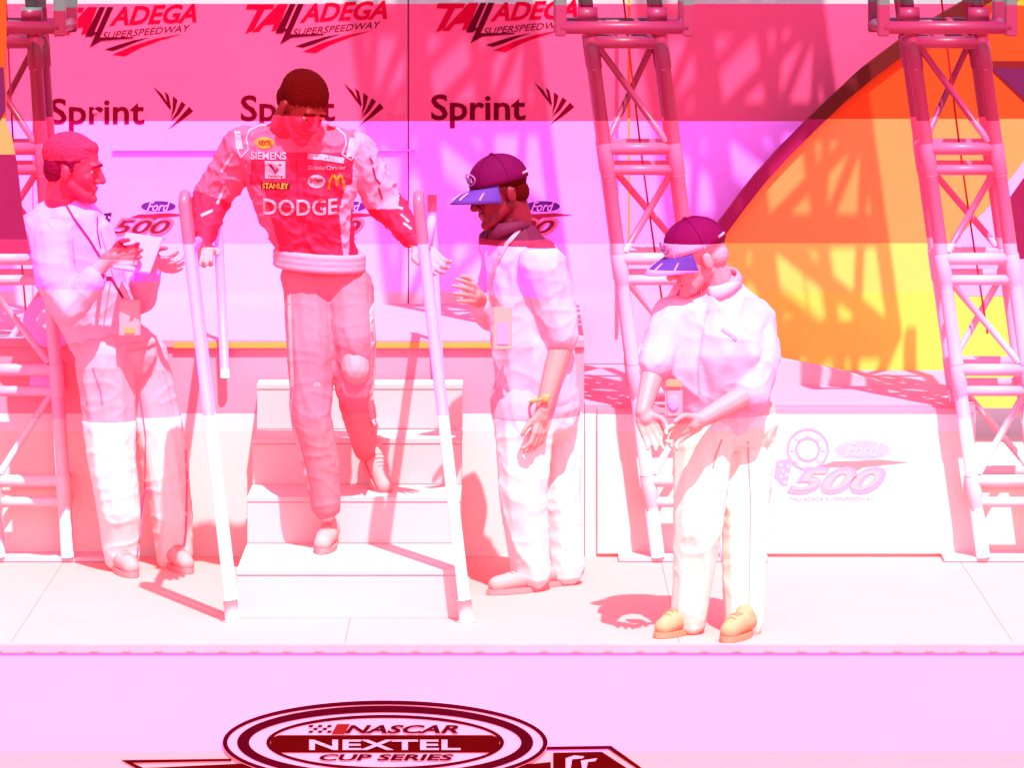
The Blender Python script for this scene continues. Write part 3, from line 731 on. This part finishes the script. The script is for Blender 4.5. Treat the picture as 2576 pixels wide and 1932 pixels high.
# belt and trousers
M_tr = mat('suit_trousers', [(-999, (255, 168, 214)), (905, (255, 144, 172)), (930, (255, 146, 168))], 17.0, K=3.9, bump=.1, bscale=20, var=.03)
bm = bmesh.new()
prim_cap(bm, P(668, 600, 17.12), .115, P(728, 600, 17.12), .115, .95)
chain(bm, [P(664, 620, 17.12), P(672, 760, 17.0), P(672, 900, 16.95), P(694, 1000, 16.98), P(706, 1092, 17.0)], [.098, .092, .078, .072, .058])
chain(bm, [P(752, 620, 17.12), P(764, 740, 17.0), P(764, 840, 17.0), P(782, 925, 17.22), P(790, 975, 17.38)], [.098, .086, .07, .062, .045])
tr = folds(remesh('trousers', bm, .007, 4, M_tr, dr), .007, (12, 12, 4), 1, .15)
pt_ = projector(tr)
M_band = mat('suit_band', (255, 196, 250), K=3.0)
bm = bmesh.new()
rs = []
bel = []
for k in range(33):
    a = 2*math.pi*k/32; c = P(690, 562, 17.1); bel.append(Vector((c.x+.165*math.cos(a), c.y+.13*math.sin(a), c.z-.012*math.sin(a+2))))
for dz in (-.022, 0, .022): tube(bm, [q+Vector((0, 0, dz)) for q in bel], .016, 8)
remesh('belt', bm, .006, 4, M_band, dr)
ribbon('leg_stripe', [(622, 640), (628, 740), (632, 820), (626, 900), (645, 960), (668, 1060)], 8, 16.95, pt_, mat('stripe_white', (255, 218, 240), K=3), tr)
ribbon('leg_stripe', [(800, 640), (806, 730), (808, 790), (800, 880), (806, 930)], 9, 17.0, pt_, mat('stripe_white', (255, 218, 240), K=3), tr)
M_shoe = mat('shoe_pale', (255, 222, 226), K=3.2); M_sole = mat('shoe_sole', (255, 196, 206), K=3)
shoe('shoe', Vector((P(712, 1110, 17.05).x, 1.12, .181)), Vector((-.10, -1, -.0)), M_shoe, dr, M_sole)
shoe('shoe', P(795, 975, 17.44)+Vector((0, .03, -.02)), Vector((.28, -.75, -.55)), M_shoe, dr, M_sole)

# --- grey haired man writing, at the left
lm = thing('person', 'grey haired man in a white shirt and lanyard facing right, holding a notepad', 'person')
M_shL = mat('shirt_left', [(-999, (255, 196, 255)), (620, (255, 200, 248))], 17.7, K=3.0, bump=.08, bscale=18, var=.03)
M_trL = mat('trousers_left', [(-999, (255, 204, 240)), (905, (255, 228, 246)), (935, (255, 224, 226))], 17.7, K=2.7, bump=.08, bscale=18, var=.03)
hd = Head(P(160, 366, 17.62), math.radians(80), math.radians(8), 0, 1.13)
nbL = P(135, 455, 17.68); sN = P(110, 520, 17.5); sF = P(195, 505, 17.85); peL = P(240, 735, 17.72)
eN = P(150, 660, 17.42); wN = P(232, 560, 17.38); eF = P(300, 640, 17.9); wF = P(330, 560, 17.6)
bm = bmesh.new(); hd.skin(bm)
prim_cap(bm, hd.pt(0, -.03, -.06), .058, nbL, .062)
prim_cap(bm, nbL+Vector((.02, 0, -.08)), .09, peL, .12); prim_cap(bm, sN, .05, sF, .05)
chain(bm, [sN, eN, wN], [.052, .042, .028]); chain(bm, [sF, eF, wF], [.052, .042, .028])
hand(bm, wN, Vector((.8, -.05, .12)), (0, .1, 1), 1, .75, 1.0); hand(bm, wF, Vector((.35, -.5, -.12)), (-.5, -.2, .8), -1, .6, 1.0)
chain(bm, [P(225, 770, 17.6), P(250, 980, 17.6), P(262, 1190, 17.66)], [.08, .055, .04]); chain(bm, [P(300, 770, 17.8), P(350, 980, 17.75), P(378, 1190, 17.75)], [.08, .055, .04])
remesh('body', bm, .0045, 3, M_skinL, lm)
hd.face(lm, M_dk, M_eye, M_lip, M_hairL)
bm = bmesh.new(); hd.ell(bm, (0, -.022, .052), (.082, .101, .078)); hd.ell(bm, (0, -.052, .005), (.075, .058, .075)); hd.ell(bm, (0, .036, .082), (.06, .04, .026))
for q in (-1, 1): hd.cap(bm, (q*.07, .0, .03), .016, (q*.072, .01, .0), .008)
remesh('hair', bm, .005, 2, M_hairL, lm, disp=.008, dscale=.012)
bm = bmesh.new()
chain(bm, [P(150, 500, 17.68), P(165, 600, 17.68), P(200, 680, 17.7), P(235, 745, 17.7)], [.155, .16, .15, .15], 1.0)
chain(bm, [P(188, 520, 17.68), P(205, 620, 17.66), P(232, 700, 17.7)], [.12, .13, .13], 1.0)
prim_cap(bm, P(135, 462, 17.68), .085, P(112, 505, 17.66), .13)
chain(bm, [sN, P(120, 600, 17.44), eN, P(200, 605, 17.39)], [.088, .082, .076, .056]); chain(bm, [sF, P(250, 590, 17.88), eF, P(322, 585, 17.7)], [.085, .08, .072, .05])
sh = folds(remesh('shirt', bm, .007, 5, M_shL, lm), .008, (9, 9, 4), 5, .5)
prl = projector(sh)
collar('collar', P(140, 448, 17.66), (.15, 0, 1), (1, -.3, 0), M_shL, sh, .066, .084, .024)
M_seam2 = mat('seam_peach', (255, 196, 190), K=2.8)
M_lan = mat('lanyard', (206, 20, 120), K=2.9)
ribbon('lanyard', [(128, 430), (142, 452), (165, 485), (190, 520), (214, 560), (240, 610), (262, 650)], 4.5, 17.5, prl, M_lan, lm, off=.004)
ribbon('lanyard', [(205, 470), (206, 500), (214, 540)], 2.5, 17.5, prl, M_lan, lm, off=.004)
bm = bmesh.new()
prim_cap(bm, P(235, 740, 17.7), .145, P(262, 765, 17.7), .15)
chain(bm, [P(228, 780, 17.62), P(240, 980, 17.6), P(258, 1110, 17.6), P(264, 1200, 17.64)], [.125, .10, .088, .073])
chain(bm, [P(300, 780, 17.78), P(352, 980, 17.75), P(370, 1110, 17.75), P(376, 1200, 17.75)], [.125, .10, .088, .073])
folds(remesh('trousers', bm, .008, 4, M_trL, lm), .0075, (10, 10, 3), 4, .1)
bm = bmesh.new(); tube(bm, [P(243+88*math.cos(a), 737-8*math.sin(a), 17.7)+Vector((0, .15*math.sin(a), 0)) for a in [k*math.pi/12 for k in range(25)]], .018, 8); from_bm('belt', bm, mat('belt_left', (255, 206, 236), K=3), lm, smooth=True)
shoe('shoe', Vector((P(252, 1210, 17.64).x, 1.66, .001)), Vector((.35, -.9, 0)), mat('shoe_left', (255, 216, 222), K=3), lm, M_sole, .25)
shoe('shoe', Vector((P(370, 1210, 17.75).x, 1.76, .001)), Vector((.35, -.9, 0)), mat('shoe_left', (255, 216, 222), K=3), lm, M_sole, .25)
trl = [o for o in lm.children if o.name.startswith('trousers')][0]; ptl = projector(trl)
M_seam = mat('seam_lilac', (255, 150, 226), K=2.8)
ribbon('seam', [(396, 850), (400, 935), (404, 1050), (402, 1150), (396, 1195)], 4, 17.7, ptl, M_seam, trl)
ribbon('seam', [(300, 860), (312, 950), (308, 1060), (304, 1150), (296, 1205)], 3, 17.6, ptl, M_seam, trl)
ribbon('pocket', [(205, 790), (222, 840), (226, 870)], 3, 17.6, ptl, M_seam, trl)
ribbon('placket', [(218, 500), (236, 560), (252, 620)], 3, 17.6, prl, M_seam, sh)
# pass holder on his chest strap
bm = bmesh.new(); a = P(258, 648, 17.46); b = P(304, 726, 17.46); box(bm, a.x, b.x, a.y-.02, a.y+.0, b.z, a.z, .004)
ps = from_bm('pass_holder', bm, mat('pass_pale', (255, 206, 236), K=3), lm)
bm = bmesh.new(); c = P(280, 715, 17.44); box(bm, c.x-.02, c.x+.02, c.y-.004, c.y-.0005, c.z-.01, c.z+.01); from_bm('pass_label', bm, mat('pass_orange', (255, 216, 130), K=3), ps)
# notepad
bm = bmesh.new(); box(bm, -.075, .075, -.006, .006, -.1, .1, .002)
bmesh.ops.rotate(bm, verts=bm.verts[:], matrix=Matrix.Rotation(math.radians(-50), 3, 'X') @ Matrix.Rotation(.2, 3, 'Y'))
bmesh.ops.translate(bm, verts=bm.verts[:], vec=P(298, 548, 17.42))
tag(from_bm('notepad', bm, mat('pad_paper', (255, 190, 255), K=3)), 'pale notepad held in both hands by the grey haired man', 'notepad')
bm = bmesh.new(); tube(bm, [P(256, 524, 17.34), P(278, 540, 17.38)], .005, 8); tag(from_bm('pen', bm, M_lan, smooth=True), 'thin dark pen in the writing hand of the grey haired man', 'pen')

# --- capped man in the middle, seen from the side
cm = thing('person', 'man in a dark cap and dark collar facing left beside the right handrail', 'person')
hd = Head(P(1078, 416, 17.2), math.radians(-64), math.radians(15), math.radians(5), 1.13)
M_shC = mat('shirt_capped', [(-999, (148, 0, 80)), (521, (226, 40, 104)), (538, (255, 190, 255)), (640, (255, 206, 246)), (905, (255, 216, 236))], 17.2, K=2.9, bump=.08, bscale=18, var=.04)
M_trC = mat('trousers_capped', [(-999, (255, 202, 240)), (905, (255, 226, 246)), (935, (255, 224, 228))], 17.2, K=2.7, bump=.08, bscale=18, var=.03)
nbC = P(1100, 500, 17.22); sN = P(1170, 575, 17.08); sF = P(1085, 565, 17.42); peC = P(1160, 845, 17.2)
eN = P(1212, 745, 17.08); wN = P(1172, 888, 16.98); eF = P(1045, 660, 17.4); wF = P(1030, 640, 17.12)
bm = bmesh.new(); hd.skin(bm)
prim_cap(bm, hd.pt(0, -.03, -.06), .06, nbC, .068); prim_cap(bm, nbC+Vector((.02, 0, -.08)), .09, peC, .12); prim_cap(bm, sN, .05, sF, .05)
chain(bm, [sN, eN, wN], [.055, .049, .03]); chain(bm, [sF, P(1062, 690, 17.38), wF], [.05, .045, .03])
hand(bm, wN, Vector((-.12, -.05, -1)), (-.6, -.7, 0), 1, .5, 1.0); hand(bm, wF, P(1000, 628, 16.95)-wF, (0, -.2, 1), 1, .35, 1.0)
chain(bm, [P(1130, 880, 17.1), P(1125, 1060, 17.1), P(1140, 1230, 17.14)], [.08, .055, .04]); chain(bm, [P(1190, 880, 17.32), P(1200, 1060, 17.3), P(1215, 1230, 17.3)], [.08, .055, .04])
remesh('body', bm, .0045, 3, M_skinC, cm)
hd.face(cm, M_dk, M_eye, M_lip, M_dk)
bm = bmesh.new(); hd.ell(bm, (0, -.02, .035), (.079, .093, .06)); hd.ell(bm, (0, -.05, -.015), (.072, .055, .05)); remesh('hair', bm, .005, 2, M_hairD, cm, disp=.004, dscale=.01)
cap_hat(hd, cm, M_crown, M_brim, M_wht, mat('cap_emblem_pale', (240, 130, 230), K=2.8))
bm = bmesh.new()
chain(bm, [P(1108, 548, 17.24), P(1135, 640, 17.22), P(1150, 740, 17.2), P(1162, 860, 17.2)], [.12, .155, .165, .16]); chain(bm, [P(1150, 590, 17.2), P(1165, 700, 17.2)], [.14, .16])
prim_cap(bm, P(1098, 505, 17.22), .085, P(1125, 560, 17.22), .13); prim_cap(bm, P(1060, 520, 17.25), .05, P(1085, 560, 17.25), .09)
chain(bm, [sN, P(1195, 660, 17.08), P(1212, 725, 17.08)], [.095, .085, .072]); chain(bm, [sF, P(1068, 640, 17.42), P(1062, 685, 17.38), P(1042, 660, 17.2)], [.085, .08, .062, .05])
sh = folds(remesh('shirt', bm, .007, 5, M_shC, cm), .008, (9, 9, 4), 7, -.5)
prc = projector(sh)
collar('collar', P(1098, 492, 17.21), (-.12, 0, 1), (-1, -.4, 0), M_shC, sh, .068, .086, .024)
ribbon('lanyard', [(1142, 470), (1128, 492), (1112, 512), (1095, 530), (1070, 575), (1058, 620), (1072, 665)], 8, 17.05, prc, mat('lanyard_white', (255, 196, 250), K=2.9), cm, off=.006)
bm = bmesh.new(); a = P(1066, 664, 16.98); b = P(1106, 756, 16.98); box(bm, a.x, b.x, a.y-.01, a.y, b.z, a.z, .003); ps = from_bm('pass_card', bm, mat('pass_peach', (255, 214, 214), K=3), cm)
bm = bmesh.new(); box(bm, a.x+.014, b.x-.014, a.y-.013, a.y-.0105, b.z+.02, a.z-.06, .001); from_bm('pass_print', bm, mat('pass_lilac', (255, 202, 255), K=3), ps)
bm = bmesh.new(); prim_cap(bm, P(1140, 870, 17.2), .15, P(1175, 880, 17.2), .15)
chain(bm, [P(1132, 900, 17.1), P(1130, 1060, 17.1), P(1145, 1235, 17.14)], [.12, .095, .08]); chain(bm, [P(1192, 900, 17.32), P(1202, 1060, 17.3), P(1218, 1230, 17.3)], [.12, .095, .08])
folds(remesh('trousers', bm, .008, 4, M_trC, cm), .0075, (10, 10, 3), 6, .1)
shoe('shoe', Vector((P(1150, 1250, 17.14).x+.04, 1.16, .001)), Vector((-.8, -.5, 0)), M_shoe, cm, M_sole, .26)
shoe('shoe', Vector((P(1220, 1250, 17.3).x+.04, 1.32, .001)), Vector((-.8, -.5, 0)), M_shoe, cm, M_sole, .26)
bm = bmesh.new(); c = P(1166, 862, 16.98)
tube(bm, [c+Vector((.036*math.cos(a), .036*math.sin(a), .012*math.cos(a))) for a in [k*math.pi/8 for k in range(17)]], .006, 8); prim_ell(bm, c+Vector((.02, -.034, .004)), (.017, .008, .017)); from_bm('wristwatch', bm, mat('watch', (255, 220, 150), K=3), cm, smooth=True)

# --- capped man leaning forward at the right
rm = thing('person', 'man in cap and pale shirt stooping over his hands before the yellow wall', 'person')
hd = Head(P(1504, 556, 16.18), math.radians(-72), math.radians(22), 0, 1.12)
M_shR = mat('shirt_leaning', [(-999, (255, 186, 244)), (620, (255, 200, 246)), (905, (255, 214, 236))], 16.2, K=2.9, bump=.08, bscale=18, var=.03)
M_trR = mat('trousers_leaning', [(-999, (255, 214, 222)), (905, (255, 230, 240)), (935, (255, 228, 214))], 16.2, K=2.7, bump=.08, bscale=18, var=.03)
nb = P(1560, 640, 16.22); sL_ = P(1455, 690, 16.2); sR_ = P(1620, 700, 16.28); pe = P(1570, 900, 16.3)
eL_ = P(1412, 800, 16.1); wL_ = P(1388, 892, 15.98); eR_ = P(1628, 845, 16.12); wR_ = P(1515, 908, 15.98)
bm = bmesh.new(); hd.skin(bm)
prim_cap(bm, hd.pt(0, -.03, -.06), .058, nb, .06); prim_cap(bm, nb, .062, P(1565, 730, 16.24), .1); prim_cap(bm, P(1565, 730, 16.24), .1, pe, .13); prim_cap(bm, sL_, .05, sR_, .05)
chain(bm, [sL_, eL_, wL_], [.055, .046, .029]); chain(bm, [sR_, eR_, wR_], [.055, .05, .03])
hand(bm, wL_, Vector((.35, -.2, -.7)), (.9, -.1, .2), 1, .55, .98); hand(bm, wR_, Vector((-.75, -.1, -.35)), (0, -.3, 1), -1, .6, .98)
chain(bm, [P(1520, 960, 16.2), P(1505, 1150, 16.15), P(1480, 1330, 16.18)], [.08, .055, .04]); chain(bm, [P(1605, 960, 16.35), P(1608, 1150, 16.25), P(1605, 1335, 16.2)], [.08, .055, .04])
remesh('body', bm, .0045, 3, M_skinR, rm)
hd.face(rm, M_dk, M_eye, M_lip, M_dk)
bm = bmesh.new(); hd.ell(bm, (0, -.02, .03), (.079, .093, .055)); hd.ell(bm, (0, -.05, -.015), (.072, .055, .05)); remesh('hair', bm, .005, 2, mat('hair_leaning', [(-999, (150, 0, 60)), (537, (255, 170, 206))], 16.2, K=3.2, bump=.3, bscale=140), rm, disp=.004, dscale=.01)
cap_hat(hd, rm, M_crownR, M_brim, M_wht, mat('cap_emblem_pale', (240, 130, 230), K=2.8))
bm = bmesh.new()
chain(bm, [P(1560, 680, 16.25), P(1568, 760, 16.22), P(1565, 840, 16.25), P(1570, 905, 16.28)], [.14, .175, .165, .14]); chain(bm, [P(1500, 700, 16.22), P(1490, 790, 16.2), P(1515, 860, 16.22)], [.12, .13, .12])
prim_cap(bm, P(1562, 632, 16.21), .072, P(1550, 690, 16.22), .12); prim_cap(bm, P(1560, 650, 16.21), .09, P(1600, 700, 16.25), .12)
chain(bm, [sL_, P(1432, 750, 16.15), P(1418, 785, 16.1)], [.088, .076, .066]); chain(bm, [sR_, P(1636, 770, 16.2), P(1622, 848, 16.12)], [.1, .088, .072])
sh = folds(remesh('shirt', bm, .007, 5, M_shR, rm), .008, (9, 9, 4), 2, .3)
prr = projector(sh)
collar('collar', P(1556, 612, 16.2), (-.3, -.35, 1), (-1, -.8, -.3), M_shR, sh, .068, .086, .024)
ribbon('chest_emblem', [(1558, 710), (1575, 720), (1590, 732)], 6, 16.1, prr, mat('chest_lilac', (255, 184, 255), K=2.9), sh, off=.004)
ribbon('button_band', [(1532, 660), (1518, 720), (1508, 790), (1512, 850)], 5, 16.1, prr, mat('button_band', (255, 206, 250), K=2.9), sh, off=.003)
bm = bmesh.new(); prim_cap(bm, P(1540, 910, 16.25), .135, P(1600, 915, 16.3), .14)
chain(bm, [P(1520, 940, 16.2), P(1508, 1150, 16.15), P(1486, 1338, 16.18)], [.115, .088, .07]); chain(bm, [P(1604, 940, 16.32), P(1608, 1150, 16.25), P(1608, 1345, 16.18)], [.12, .09, .072])
folds(remesh('trousers', bm, .008, 4, M_trR, rm), .0075, (10, 10, 3), 8, .1)
M_tan = mat('shoe_tan', (255, 218, 168), K=3.2, bump=.1, bscale=50); M_tan2 = mat('shoe_tan_sole', (255, 200, 160), K=3.2)
shoe('shoe', Vector((P(1488, 1335, 16.2).x, .2, .001)), Vector((-.6, -.7, 0)), M_tan, rm, M_tan2, .2)
shoe('shoe', Vector((P(1612, 1340, 16.2).x, .13, .001)), Vector((-.45, -.8, 0)), M_tan, rm, M_tan2, .2)
trr = [o for o in rm.children if o.name.startswith('trousers')][0]; ptr = projector(trr)
ribbon('crease', [(1618, 960), (1624, 1080), (1622, 1200), (1618, 1320)], 2.5, 16.1, ptr, M_seam2, trr)
ribbon('pocket', [(1560, 950), (1546, 985), (1540, 1010)], 3, 16.1, ptr, M_seam2, trr)
# small camera in his hands
root = thing('camera_pouch', 'small pale pouch with an orange top held at the leaning man\'s waist', 'pouch')
bm = bmesh.new(); a = P(1436, 838, 15.98); b = P(1474, 902, 15.98); box(bm, a.x, b.x, a.y-.035, a.y, b.z, a.z, .008); from_bm('pouch_body', bm, mat('pouch_pale', (255, 204, 238), K=3), root)
bm = bmesh.new(); box(bm, a.x+.002, b.x-.002, a.y-.04, a.y-.0005, a.z+.001, a.z+.03, .006); from_bm('pouch_flap', bm, mat('pouch_orange', (255, 204, 170), K=3), root)
bm = bmesh.new(); prim_ell(bm, P(1455, 872, 15.94), (.02, .004, .028)); from_bm('pouch_badge', bm, mat('pass_lilac', (255, 202, 255), K=3), root, smooth=True)

# ------------------------------------------------------------ oval series emblem on the stage front
em = thing('oval_emblem', 'large dark red and white oval series emblem on the front of the stage', 'sign')
DE = 15.93-.001
M_e1 = mat('emblem_maroon_dark', (100, 0, 4), K=2.2, var=.12, spec=.02); M_e2 = mat('emblem_plum', (90, 0, 28), K=2.2, var=.1, spec=.02); M_eb = mat('emblem_board', (255, 208, 250), K=2.6)
polys('oval_board', [ell_pts(832, 1606, 352, 92, 72)], DE, M_eb, em, .006)
bm = bmesh.new(); ring_poly(bm, 832, 1606, 351, 91, 9, DE-.0065, 96, tx=10); ring_poly(bm, 832, 1606, 320, 80, 15, DE-.0065, 96, tx=26); ring_poly(bm, 832, 1606, 257, 60, 7, DE-.0065, 96, tx=9)
from_bm('oval_ring', bm, M_e2, em)
band = []
for k in range(25):
    x = 585+20*k+.0; band.append((x, 1606-60*math.sqrt(max(0, 1-((x-832)/257)**2))))
def cl(x, s, lim):
    y = 60*math.sqrt(max(0, 1-((x-832)/250)**2)); return 1606+s*min(y, lim)
px_ = [585+494*k/30 for k in range(31)]
polys('oval_band', [[(x, cl(x, -1, 16)) for x in px_]+[(x, cl(x, 1, 22)) for x in px_[::-1]]], DE-.0068, M_e1, em)
text('lettering', 'NEXTEL', (668, 1600, 995, 1622), DE-.0105, M_eb, em, bold=.02)
text('lettering', 'NASCAR', (745, 1568, 990, 1586), DE-.0085, M_e2, em, shear=.3, bold=.03)
polys('lettering_field', [[(728, 1566), (756, 1566), (744, 1588), (716, 1588)]], DE-.0065, mat('em_red', (176, 0, 0), K=2.6), em)
polys('checker', [[(668+10*i+4*(j % 2)*0, 1568+6*j), (677+10*i, 1568+6*j), (675+10*i, 1573+6*j), (666+10*i, 1573+6*j)] for i in range(5) for j in range(3) if (i+j) % 2 == 0], DE-.0065, M_e1, em)
text('lettering', 'CUP SERIES', (690, 1631, 980, 1645), DE-.0085, M_e2, em, shear=.2, bold=.03)
polys('emblem_bar', [[(262, 1644), (500, 1641), (500, 1646), (285, 1650), (320, 1665), (300, 1665)]], DE-.001, M_e1, em)
polys('emblem_bar', [[(292, 1662), (510, 1652), (1150, 1652), (1190, 1648), (1190, 1700), (300, 1700)]], DE-.0008, M_e1, em, .002)
polys('emblem_tab', [[(1175, 1615), (1320, 1613), (1392, 1665), (1380, 1665), (1314, 1620), (1175, 1622)], [(1195, 1628), (1300, 1626), (1360, 1665), (1195, 1665)]], DE-.001, M_e1, em)
text('lettering', '46', (1222, 1634, 1285, 1668), DE-.0045, M_eb, em, bold=.01) if False else polys('tab_mark', [[(1222, 1640), (1240, 1634), (1262, 1636), (1258, 1640), (1236, 1642), (1232, 1665), (1222, 1665)], [(1255, 1645), (1290, 1640), (1286, 1646), (1270, 1648), (1266, 1665), (1258, 1665)]], DE-.004, M_eb, em)
